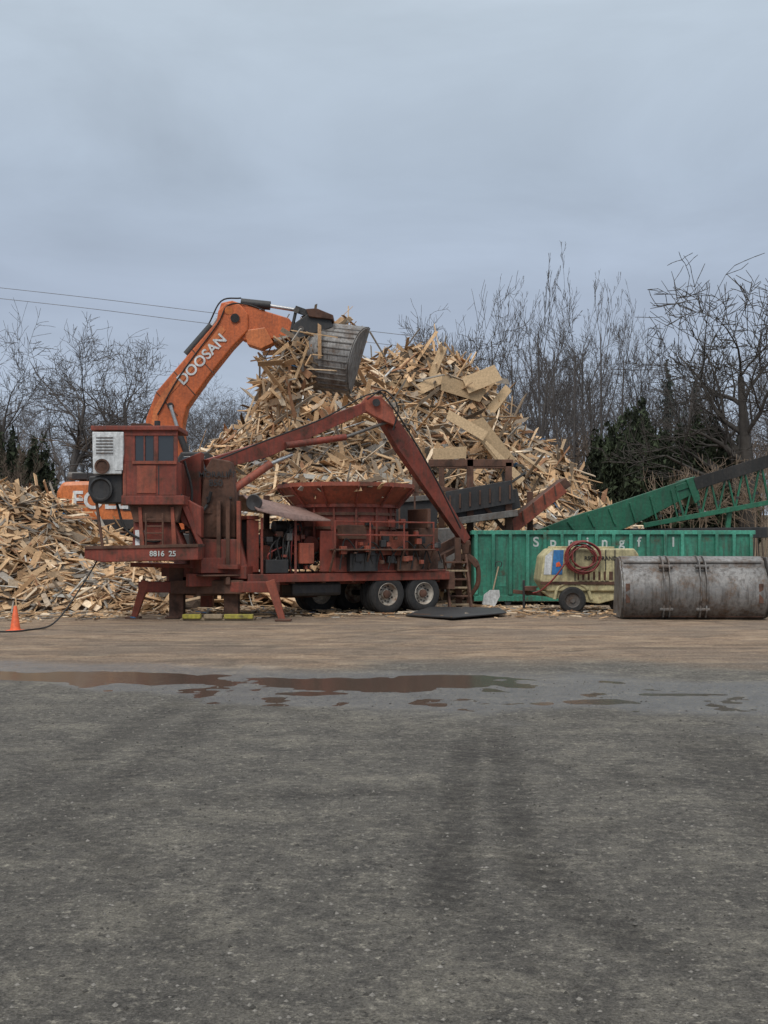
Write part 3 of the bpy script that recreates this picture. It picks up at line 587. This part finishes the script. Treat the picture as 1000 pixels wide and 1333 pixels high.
pp(gr,'window_header',[(160,560),(231,560),(231,567),(160,567)],cy-.615,.05,'red',.004)
pp(gr,'cab_back_wall',[(176,562),(226,562),(226,602),(176,602)],cy+.5,.02,'dark',.002); pp(gr,'window_bar',[(187,566),(189,566),(189,600),(187,600)],cy-.6,.02,'red',.002)
pp(gr,'cab_door_panel',[(178,606),(203,606),(203,642),(178,642)],cy-.62,.02,'red2',.004); pp(gr,'window_sill',[(172,600),(230,600),(230,604),(172,604)],cy-.64,.05,'red2',.004)
pp(gr,'corner_trim',[(160,604),(164,604),(164,645),(160,645)],cy-.615,.03,'red2',.004); pp(gr,'door_seam',[(206,606),(207.4,606),(207.4,644),(206,644)],cy-.605,.02,'dark',.001)
cyl(gr,'cab_beacon',P(205,554,cy),P(205,548,cy),.07,'dark'); pp(gr,'roof_hatch',[(170,551),(195,551),(195,554),(170,554)],cy-.3,.6,'rust',.01)
pp(gr,'cooling_unit',[(120,562),(161,562),(161,590),(158,617),(121,617)],cy-.66,.9,'white',.02); pp(gr,'unit_vent',[(124,566),(148,566),(148,592),(124,592)],cy-.67,.02,'white',.002)
for i in range(6): pp(gr,'unit_louvre',[(125,569+i*4),(147,569+i*4),(147,570.4+i*4),(125,570.4+i*4)],cy-.685,.02,'steel',.001)
lathe(gr,'unit_fan',P(133,607,cy-.68),(0,-1,0),[(0,-.02),(.17,-.02),(.17,.03),(.13,.03),(.12,.0),(.05,.01),(0,.02)],'rust',20)
pp(gr,'unit_side',[(150,566),(160,566),(160,612),(150,612)],cy-.675,.02,'white',.003)
pp(gr,'lamp_box',[(116,620),(160,617),(160,655),(122,655),(114,640)],cy-.5,.8,'dark',.03); lathe(gr,'flood_lamp',P(132,637,cy-.52),(-.1,-1,0),[(0,-.05),(.26,-.05),(.28,.06),(.24,.07),(.2,.02),(0,.01)],'dark',24)
pp(gr,'cab_floor',[(158,645),(240,645),(240,657),(158,657)],cy-.62,1.24,'red')
pp(gr,'cab_floor_2',[(168,657),(236,657),(230,680),(174,680)],cy-.45,.9,'rust')
pp(gr,'pedestal',[(174,680),(226,680),(240,714),(172,714)],cy-.35,.7,'red')
for px in(180,222): pp(gr,'pedestal_rib',[(px,660),(px+4,660),(px+8,712),(px+2,712)],cy-.5,.1,'red2',.004)
pp(gr,'step_platform',[(110,714),(258,711),(258,729),(132,732),(110,727)],cy-.7,1.5,'red',.02); pp(gr,'platform_lip',[(110,711),(258,708),(258,712),(110,715)],cy-.73,1.56,'rust',.005); text(gr,'plate_lettering','8816  25',P(212,721,cy-.72),.17,'faded')
beam(gr,'platform_strut',P(126,655,cy-.4),P(134,714,cy-.4),.06,.06,'rust'); beam(gr,'platform_strut_2',P(238,655,cy-.2),P(262,712,cy),.1,.12,'red')
pp(gr,'slant_brace',[(226,640),(262,660),(262,700),(236,680)],cy-.1,.4,'red',.02)
for z in range(6): beam(gr,'ladder_rung',P(190,676+z*9,cy-.55),P(212,676+z*9,cy-.55),.03,.03,'rust')
for px in(190,212): beam(gr,'ladder_side',P(px,668,cy-.55),P(px,728,cy-.55),.04,.04,'rust')
tube(gr,'cab_hose',[P(232,640,cy),P(252,668,cy),P(268,660,27.2),P(275,640,27.2)],.04,'rubber')
tube(gr,'cab_hose_2',[P(152,655,cy-.3),P(165,690,cy-.4),P(200,705,cy-.4),P(240,690,cy)],.03,'rubber')
tube(gr,'cab_hose_3',[P(240,600,27),P(250,640,27),P(246,680,27),P(262,720,27)],.03,'rubber')
pp(gr,'warning_plate',[(176,690),(188,690),(188,710),(176,710)],cy-.37,.02,'white',.002)
beam(gr,'chassis_cover',P(180,735,27.9),P(318,738,27.3),.9,.1,'red')
E=P(489,524,29.9); T_=P(606,704,31.3); Bp=P(270,606,27.7)
beam(gr,'main_boom',Bp,P(345,585,28.6),.28,.30,'red',.26,.40); beam(gr,'main_boom_2',P(345,585,28.6),E,.26,.40,'red',.22,.24)
dj=(T_-E)
beam(gr,'jib',E-dj*.02,E+dj*.3,.26,.36,'red',.26,.50); beam(gr,'jib_2',E+dj*.3,T_,.26,.50,'red',.2,.26)
prism(gr,'elbow_plate',[P(a,b,29.65) for a,b in((466,528),(478,515),(496,516),(512,532),(516,555),(500,548),(484,540))],(0,.5,0),'red2',.02)
cyl(gr,'elbow_pin',P(490,524,29.5),P(490,524,30.3),.1,'dark')
cyl(gr,'lift_cylinder',P(300,640,27.7),P(352,604,28.4),.1,'red2'); cyl(gr,'lift_rod',P(352,604,28.4),P(380,592,28.8),.05,'chrome')
cyl(gr,'jib_cylinder',P(372,580,28.6),P(450,569,29.4),.085,'red'); cyl(gr,'jib_rod',P(450,569,29.4),P(508,548,29.9),.04,'steel')
tube(gr,'boom_hose',[P(280,600,27.4),P(350,572,28.2),P(420,545,29),P(485,512,29.5),P(510,528,29.6),P(560,610,30.3),P(600,688,30.9)],.022,'rubber')
tube(gr,'boom_hose_2',[P(478,520,29.5),P(500,508,29.5),P(518,530,29.5),P(512,560,29.6)],.022,'rubber')
beam(gr,'rotator',T_,T_-Vector((0,0,.35)),.22,.22,'rust',.16,.16)
for s in(-1,1):
    q=T_-Vector((0,0,.35)); tube(gr,'grapple_tine',[q,q+Vector((s*.3,0,-.25)),q+Vector((s*.34,.05,-.8)),q+Vector((s*.08,.1,-1.25))],.065,'rust')
    beam(gr,'grapple_plate',q+Vector((s*.05,0,-.05)),q+Vector((s*.32,0,-.35)),.14,.12,'rust')
for px in(578,606): beam(gr,'rear_step_side',P(px,722,30.9),P(px+8,795,30.4),.06,.12,'rust')
for i in range(6): beam(gr,'rear_step',P(579+i,732+i*11,30.8),P(608+i,732+i*11,30.8),.26,.05,'wood' if i%2 else 'rust')
beam(gr,'discharge_chute',P(530,742,30.4),P(600,706,32),.7,.12,'rust'); beam(gr,'discharge_edge',P(530,736,30.1),P(600,700,31.7),.05,.22,'rust')
gbox('rear_bumper',1.9,2.1,-1.1,1.1,.6,1.05,'rust'); pp(gr,'hitch_post',[(592,700),(600,700),(602,790),(594,790)],30.9,.2,'rust')
gr2=Obj('timber_cribbing',(X(285,26.7),26.7,0))
for i,(a,b,mt) in enumerate(((238,262,'yellow'),(266,290,'wood'),(292,330,'yellow'))):
    box(gr2,'block_%d'%i,(X((a+b)/2,26.6),26.6,.1),((b-a)*.0176,.2,.1),mt)
box(gr2,'plank',(X(285,26.9),26.85,.025),(1.7,.6,.05),'wood')
pl2=Obj('steel_plate',(X(600,28),28.2,0))
prism(pl2,'sheet',[Vector((X(a,F*CH/(b-HY)),F*CH/(b-HY),.02+.03*k)) for k,(a,b) in enumerate(((528,803),(590,808),(660,803),(650,798),(560,798)))],(0,0,.03),'dark',.005)
# ---------------------------------------------------------------- screening plant
scn=Obj('screening_plant',P(620,715,35.5))
for px,t in((541,600),(612,597),(662,602),(560,640)): beam(scn,'post',P(px,t,35.2),P(px,790,35.2),.2,.2,'rust')
for px,t in((575,604),(690,640)): beam(scn,'post',P(px,t,37.),P(px,770,37.),.18,.18,'rust')
beam(scn,'top_beam',P(558,603,35.2),P(668,603,35.2),.2,.22,'rust'); beam(scn,'top_beam_2',P(538,632,35.3),P(600,640,35.3),.15,.15,'rust'); beam(scn,'top_beam_3',P(575,606,37),P(665,606,37),.15,.2,'rust')
beam(scn,'hopper_side',P(582,655,35),P(668,640,35),.1,.7,'dark'); beam(scn,'hopper_side_2',P(585,680,34.9),P(672,668,34.9),.9,.2,'steel')
beam(scn,'screen_box',P(585,668,36),P(672,650,36),1.6,.6,'dark'); pp(scn,'brace',[(612,640),(618,640),(660,690),(654,690)],35.1,.1,'rust',.004)
for i in range(7): beam(scn,'hopper_rib',P(586+i*13,664-i*2.3,34.92),P(586+i*13,645-i*2.3,34.92),.05,.05,'rust')
pp(scn,'feed_hopper',[(488,655),(572,648),(568,690),(520,722),(500,720)],34.6,1.4,'dark',.02); pp(scn,'feed_hopper_lip',[(486,650),(574,643),(574,650),(486,657)],34.5,1.6,'steel',.01)
pp(scn,'drive_housing',[(530,690),(600,686),(600,740),(530,742)],34.4,1.2,'steel',.03); cyl(scn,'drive_wheel',P(560,712,34.35),P(560,712,34.2),.35,'dark')
beam(scn,'feed_chute',P(668,680,36.2),P(735,628,36.4),.9,.3,'rust'); beam(scn,'feed_chute_side',P(660,692,35.7),P(733,634,35.9),.08,.4,'red2')
for i in range(5): beam(scn,'chute_rib',P(668+i*14,690-i*11,35.65),P(666+i*14,676-i*11,35.65),.05,.05,'rust')
beam(scn,'walkway',P(470,690,34.),P(560,700,34.),.6,.08,'rust')
for px in(480,500,520,540): beam(scn,'walk_post',P(px,632,33.9),P(px,692,33.9),.05,.05,'rust')
beam(scn,'walk_rail',P(470,634,33.9),P(560,642,33.9),.05,.05,'rust')
# ---------------------------------------------------------------- green conveyor
gcv=Obj('green_conveyor',P(880,690,38.5))
for yy in(37.8,39.):
    pp(gcv,'trough_%d'%yy,[(690,694),(745,672),(795,657),(893,624),(905,630),(908,640),(840,676),(800,694)],yy,.08,'green')
    beam(gcv,'top_chord',P(880,636,yy),P(1110,562,yy),.1,.2,'green'); beam(gcv,'bottom_chord',P(838,684,yy),P(1110,634,yy),.1,.16,'green')
    for i in range(12):
        x=880+i*22; a=P(x,636-(x-880)*.322,yy); b=P(x+11,681-(x-849)*.184,yy); c=P(x+22,636-(x-858)*.322,yy)
        beam(gcv,'lattice',a,b,.06,.08,'green'); beam(gcv,'lattice',b,c,.06,.08,'green')
beam(gcv,'belt',P(700,690,38.4),P(1110,566,38.4),1.15,.06,'dark')
beam(gcv,'belt_cover',P(905,630,37.7),P(1110,566,37.7),.05,.4,'rubber'); pp(gcv,'hopper_end',[(893,624),(905,620),(912,650),(905,656)],37.7,1.4,'green')
for i in range(9): beam(gcv,'return_roller',P(860+i*25,672-i*6,37.75),P(860+i*25,672-i*6,39.1),.1,.1,'dark')
for i in range(7): x=712+i*27; beam(gcv,'trough_rib',P(x,690-(x-700)*.3,37.75),P(x+8,694-(x-700)*.12,37.75),.05,.06,'green')
beam(gcv,'support_leg',P(950,660,38.),P(940,760,38.),.15,.15,'green'); beam(gcv,'support_leg_2',P(820,690,38.),P(820,760,38.),.15,.15,'green')
pp(gcv,'lower_chassis',[(700,690),(1000,686),(1000,700),(700,704)],37.9,1.,'dark')
# ---------------------------------------------------------------- container
CYf=34.; cn=Obj('rolloff_container',(X(800,CYf+1.2),CYf+1.2,0))
x0,x1=X(617,CYf),X(980,CYf); zt=Zc(694,CYf)
box(cn,'front_wall',((x0+x1)/2,CYf+.05,(zt+.25)/2),(x1-x0,.06,zt-.25),'teal'); box(cn,'back_wall',((x0+x1)/2,CYf+2.3,(zt+.25)/2),(x1-x0,.06,zt-.25),'teal')
box(cn,'end_wall',(x0+.03,CYf+1.17,(zt+.25)/2),(.06,2.18,zt-.25),'teal'); box(cn,'end_wall_2',(x1-.03,CYf+1.17,(zt+.25)/2),(.06,2.18,zt-.25),'teal')
box(cn,'floor',((x0+x1)/2,CYf+1.17,.27),(x1-x0-.1,2.2,.08),'rust')
for yy in(CYf+.02,CYf+2.34): box(cn,'top_rail',((x0+x1)/2,yy,zt+.02),(x1-x0+.14,.14,.12),'teal2')
for xx in(x0,x1): box(cn,'top_rail_end',(xx,CYf+1.18,zt+.018),(.12,2.18,.11),'teal2')
box(cn,'bottom_rail',((x0+x1)/2,CYf,.2),(x1-x0,.16,.16),'teal')
nr=17
for i in range(nr):
    xx=x0+.06+(x1-x0-.12)*i/(nr-1); box(cn,'rib',(xx,CYf-.03,(zt+.28)/2),(.10,.1,zt-.34),'teal' if i%3 else 'teal2')
for i,ch in enumerate('Springf l'):
    xx=x0+.06+(x1-x0-.12)*(i+3.5)/(nr-1)
    if ch!=' ': text(cn,'letter',ch,(xx,CYf+.012,Zc(706,CYf)),.40,'faded')
for i in range(5):
    xx=x0+.06+(x1-x0-.12)*(i*3+1.5)/(nr-1); box(cn,'dent_patch',(xx,CYf+.015,.7+.3*(i%2)),(.25,.012,.3),'teal2',roll=0,bevel=.004)
for xx in(x0+1,x1-1): cyl(cn,'roller',(xx,CYf-.05,.1),(xx,CYf+.2,.1),.1,'dark')
# ---------------------------------------------------------------- shovel
sv=Obj('shovel',P(645,790,33.4))
cyl(sv,'handle',P(642,768,33.3),P(649,738,33.8),.022,'wood'); tube(sv,'grip',[P(645,738,33.8),P(646,732,33.8),P(653,732,33.8),P(652,738,33.8)],.015,'dark')
prism(sv,'blade',[P(a,b,33.2) for a,b in((630,774),(638,768),(650,768),(651,776),(643,792),(634,793),(628,786))],(0,.02,.0),'white',.004)
# ---------------------------------------------------------------- towed air compressor
cY=29.6; ac=Obj('air_compressor_trailer',P(765,797,cY+.7))
pp(ac,'canopy',[(703,756),(708,724),(718,714),(826,714),(832,722),(830,762),(812,770),(712,770)],cY,1.35,'beige',.04)
pp(ac,'lower_body',[(706,770),(815,770),(812,778),(780,786),(716,778)],cY+.08,1.2,'beige',.02)
for q in(748,800,788): pp(ac,'panel_seam',[(q,716),(q+1.3,716),(q+1.3,762),(q,762)],cY-.01,.012,'dark',.001)
pp(ac,'ledge',[(704,757),(831,757),(831,761),(704,761)],cY-.03,.05,'rust',.003)
pp(ac,'sticker_blue',[(721,716),(734,716),(732,748),(718,748)],cY-.012,.012,'blue',.001); pp(ac,'sticker_white',[(710,724),(720,716),(717,748),(708,748)],cY-.0125,.012,'white',.001)
pp(ac,'sticker_red',[(724,733),(728,731),(731,737),(724,738)],cY-.022,.01,'cone',.001)
pp(ac,'vent',[(752,744),(798,744),(798,755),(752,755)],cY-.012,.012,'rust',.002)
for i in range(6): pp(ac,'louvre',[(754+i*7,742),(758+i*7,742),(758+i*7,756),(754+i*7,756)],cY-.03,.03,'beige',.002)
text(ac,'lettering','RSOLL-RAND',P(782,727,cY-.015),.14,'dark'); pp(ac,'top_lid',[(722,711),(800,711.5),(800,714),(720,714)],cY+.1,1.1,'beige',.01)
for (a,yy) in((745,cY+.02),(745,cY+1.25)):
    c=P(a,780,yy); c.z=.345; lathe(ac,'tyre',c,(0,-1,0),[(.19,-.1),(.3,-.1),(.345,-.06),(.345,.06),(.3,.1),(.19,.1)],'rubber',28); lathe(ac,'hub',c,(0,-1,0),[(.2,.09),(.17,.05),(.08,.05),(.07,.09),(0,.09)],'steel',20)
tube(ac,'fender',[P(722,780,cY+.02),P(727,765,cY+.02),P(745,758,cY+.02),P(763,765,cY+.02),P(770,780,cY+.02)],.05,'beige')
c=P(797,788,cY+1.4); lathe(ac,'rear_tyre',Vector((c.x,cY+.4,.28)),(0,-1,0),[(0,-.1),(.24,-.1),(.28,-.05),(.28,.05),(.24,.1),(0,.1)],'rubber',24)
beam(ac,'tow_bar',P(712,774,cY+.6),P(668,770,cY+.6),.1,.1,'rust'); beam(ac,'jack',P(682,755,cY+.5),P(682,795,cY+.5),.06,.06,'dark'); beam(ac,'jack_foot',P(682,764,cY+.5),P(700,764,cY+.5),.05,.05,'rust'); box(ac,'chain_box',P(690,766,cY+.5),(.3,.3,.12),'rust')
pp(ac,'slow_vehicle_sign',[(813,724),(818,724),(824,742),(821,745),(810,745),(807.5,742)],cY-.03,.012,'hose',.001); pp(ac,'sign_inner',[(815.5,727),(820.7,742),(810.8,742)],cY-.04,.008,'sign',.001)
for k in range(7):
    pts=[]; r=18+random.uniform(-5,4)
    for i in range(13):
        a=2*math.pi*i/12; pts.append(P(756+r*math.cos(a)*1.05+random.uniform(-2,2)+k*.8,728+r*math.sin(a)*(.95)+random.uniform(-1.5,1.5)-3,cY-.06-.03*k))
    tube(ac,'hose_coil',pts,.022,'hose')
tube(ac,'hose_tail',[P(750,712,cY-.1),P(738,730,cY-.15),P(722,752,cY-.12),P(705,768,cY),P(694,772,cY+.1)],.024,'hose')
# ---------------------------------------------------------------- loader bucket (back of the bucket towards the camera)
LYW=math.radians(-4); lb=Obj('loader_bucket',(X(902,27.3),27.3,0),LYW); c=Vector((X(901,27.2),27.25,0))
pr=[(.75,1.40),(.45,1.46),(.16,1.45),(-.02,1.36)]+arc(.30,.62,.76,62,-58,13,.70)+[(.02,.03),(.45,.015),(1.2,.02)]
Rb=shell(lb,'shell',c,pr,3.28,LYW,'bsteel',0,.05,1.)
for s in(-.66,.18):
    for dx_ in(-.07,.07):
        out=[(.4,1.50),(.0,1.49),(-.26,1.38),(-.36,1.24),(-.40,1.12),(-.52,.98),(-.56,.7),(-.52,.45),(-.44,.34),(-.46,.22),(-.36,.06),(-.1,.02),(.1,.03),(.4,.7)]
        prism(lb,'mount_ear',[c+Rb@Vector((s+dx_,a,b)) for a,b in out],Rb@Vector((.03,0,0)),'bsteel',.006)
    for zz,yy in((1.24,-.30),(.24,-.38)): cyl(lb,'mount_pin',c+Rb@Vector((s-.15,yy,zz)),c+Rb@Vector((s+.16,yy,zz)),.05,'steel')
beam(lb,'top_lip',c+Rb@Vector((-1.66,.7,1.44)),c+Rb@Vector((1.66,.7,1.44)),.12,.05,'steel'); beam(lb,'cutting_edge',c+Rb@Vector((-1.66,1.3,.03)),c+Rb@Vector((1.66,1.3,.03)),.25,.04,'steel')
for s in(-1.55,1.5): beam(lb,'wear_band',c+Rb@Vector((s,-.47,.40)),c+Rb@Vector((s,-.47,.85)),.1,.02,'rust')
prism(lb,'end_guard',[c+Rb@Vector((1.70,a,b)) for a,b in((1.1,.03),(.1,.02),(-.3,.10),(-.52,.40),(-.55,.75),(-.42,1.1),(-.1,1.46),(.7,1.48))],Rb@Vector((.05,0,0)),'steel',.01)
beam(lb,'skid',c+Rb@Vector((-1.6,-.20,.10)),c+Rb@Vector((1.6,-.20,.10)),.06,.08,'rust'); beam(lb,'seam',c+Rb@Vector((-1.6,-.07,1.34)),c+Rb@Vector((1.6,-.07,1.34)),.03,.04,'steel')
# ---------------------------------------------------------------- cone, cable
Yk=23.2; cx=X(20,Yk); cn2=Obj('traffic_cone',(cx,Yk,0)); lathe(cn2,'cone_body',(cx,Yk,0),(0,0,1),[(.11,.03),(.10,.05),(.03,.50),(.022,.51),(0,.51)],'cone',24); box(cn2,'cone_base',(cx,Yk,.015),(.3,.3,.03),'cone')
cb=Obj('power_cable',(cx,Yk,0)); tube(cb,'cable',[(X(-60,23),22.8,.02),(X(10,23),22.8,.02),(X(40,23.4),23.4,.02),(X(62,24),24.2,.05),P(85,795,25),P(105,765,25.8),P(122,738,26.3),P(130,722,26.5)],.018,'rubber')
# ---------------------------------------------------------------- world, sun, camera
w=bpy.data.worlds.new('World'); sc.world=w; w.use_nodes=True; nt=w.node_tree; nt.nodes.clear()
o=N(nt,'ShaderNodeOutputWorld'); bg=N(nt,'ShaderNodeBackground'); nt.links.new(bg.outputs[0],o.inputs[0])
sky=N(nt,'ShaderNodeTexSky',sky_type='NISHITA'); sky.sun_disc=False; sky.sun_elevation=math.radians(50); sky.sun_rotation=math.radians(200)
tc_=N(nt,'ShaderNodeTexCoord').outputs['Generated']; sp=N(nt,'ShaderNodeSeparateXYZ'); nt.links.new(tc_,sp.inputs[0])
cr=ramp(nt,sp.outputs[2],[(0.,(.48,.56,.67)),(.10,(.46,.54,.66)),(.2,(.40,.468,.585)),(.30,(.425,.503,.61)),(.42,(.51,.595,.69)),(.75,(.93,.97,1.)) ])
nz_=noise(nt,tc_,2.4,6,.55,(1,1,3.0),.5); nv=ramp(nt,nz_,[(.32,.86),(.68,1.12)])
cl_=mix(nt,1.,cr,nv,'MULTIPLY'); mr=N(nt,'ShaderNodeMapRange'); nt.links.new(sp.outputs[2],mr.inputs[0])
mr.inputs[1].default_value=.42; mr.inputs[2].default_value=.8; mr.inputs[3].default_value=10.; mr.inputs[4].default_value=14.5
vm=N(nt,'ShaderNodeVectorMath',operation='SCALE'); nt.links.new(mr.outputs[0],vm.inputs[3]); nt.links.new(cl_,vm.inputs[0])
fin=mix(nt,.97,sky.outputs[0],vm.outputs[0]); nt.links.new(fin,bg.inputs[0]); bg.inputs[1].default_value=.1
sl=bpy.data.lights.new('sun','SUN'); sl.energy=1.5; sl.angle=math.radians(25); sl.color=(1,.95,.88); so=bpy.data.objects.new('sun',sl); col.objects.link(so)
az=math.radians(200); el=math.radians(50); d=Vector((math.sin(az)*math.cos(el),math.cos(az)*math.cos(el),math.sin(el))); so.rotation_euler=d.to_track_quat('Z','Y').to_euler(); so.location=(0,0,30)
ca=bpy.data.cameras.new('camera'); ca.lens=F/1333*36; ca.sensor_width=36; ca.sensor_fit='AUTO'; ca.shift_y=(HY-666.5)/1333; ca.clip_end=6000; ca.clip_start=.1
co=bpy.data.objects.new('camera',ca); col.objects.link(co); co.location=(0,0,CH); co.rotation_euler=(math.pi/2,0,0); sc.camera=co
sc.view_settings.view_transform='Standard'; sc.view_settings.look='None'; sc.view_settings.exposure=0
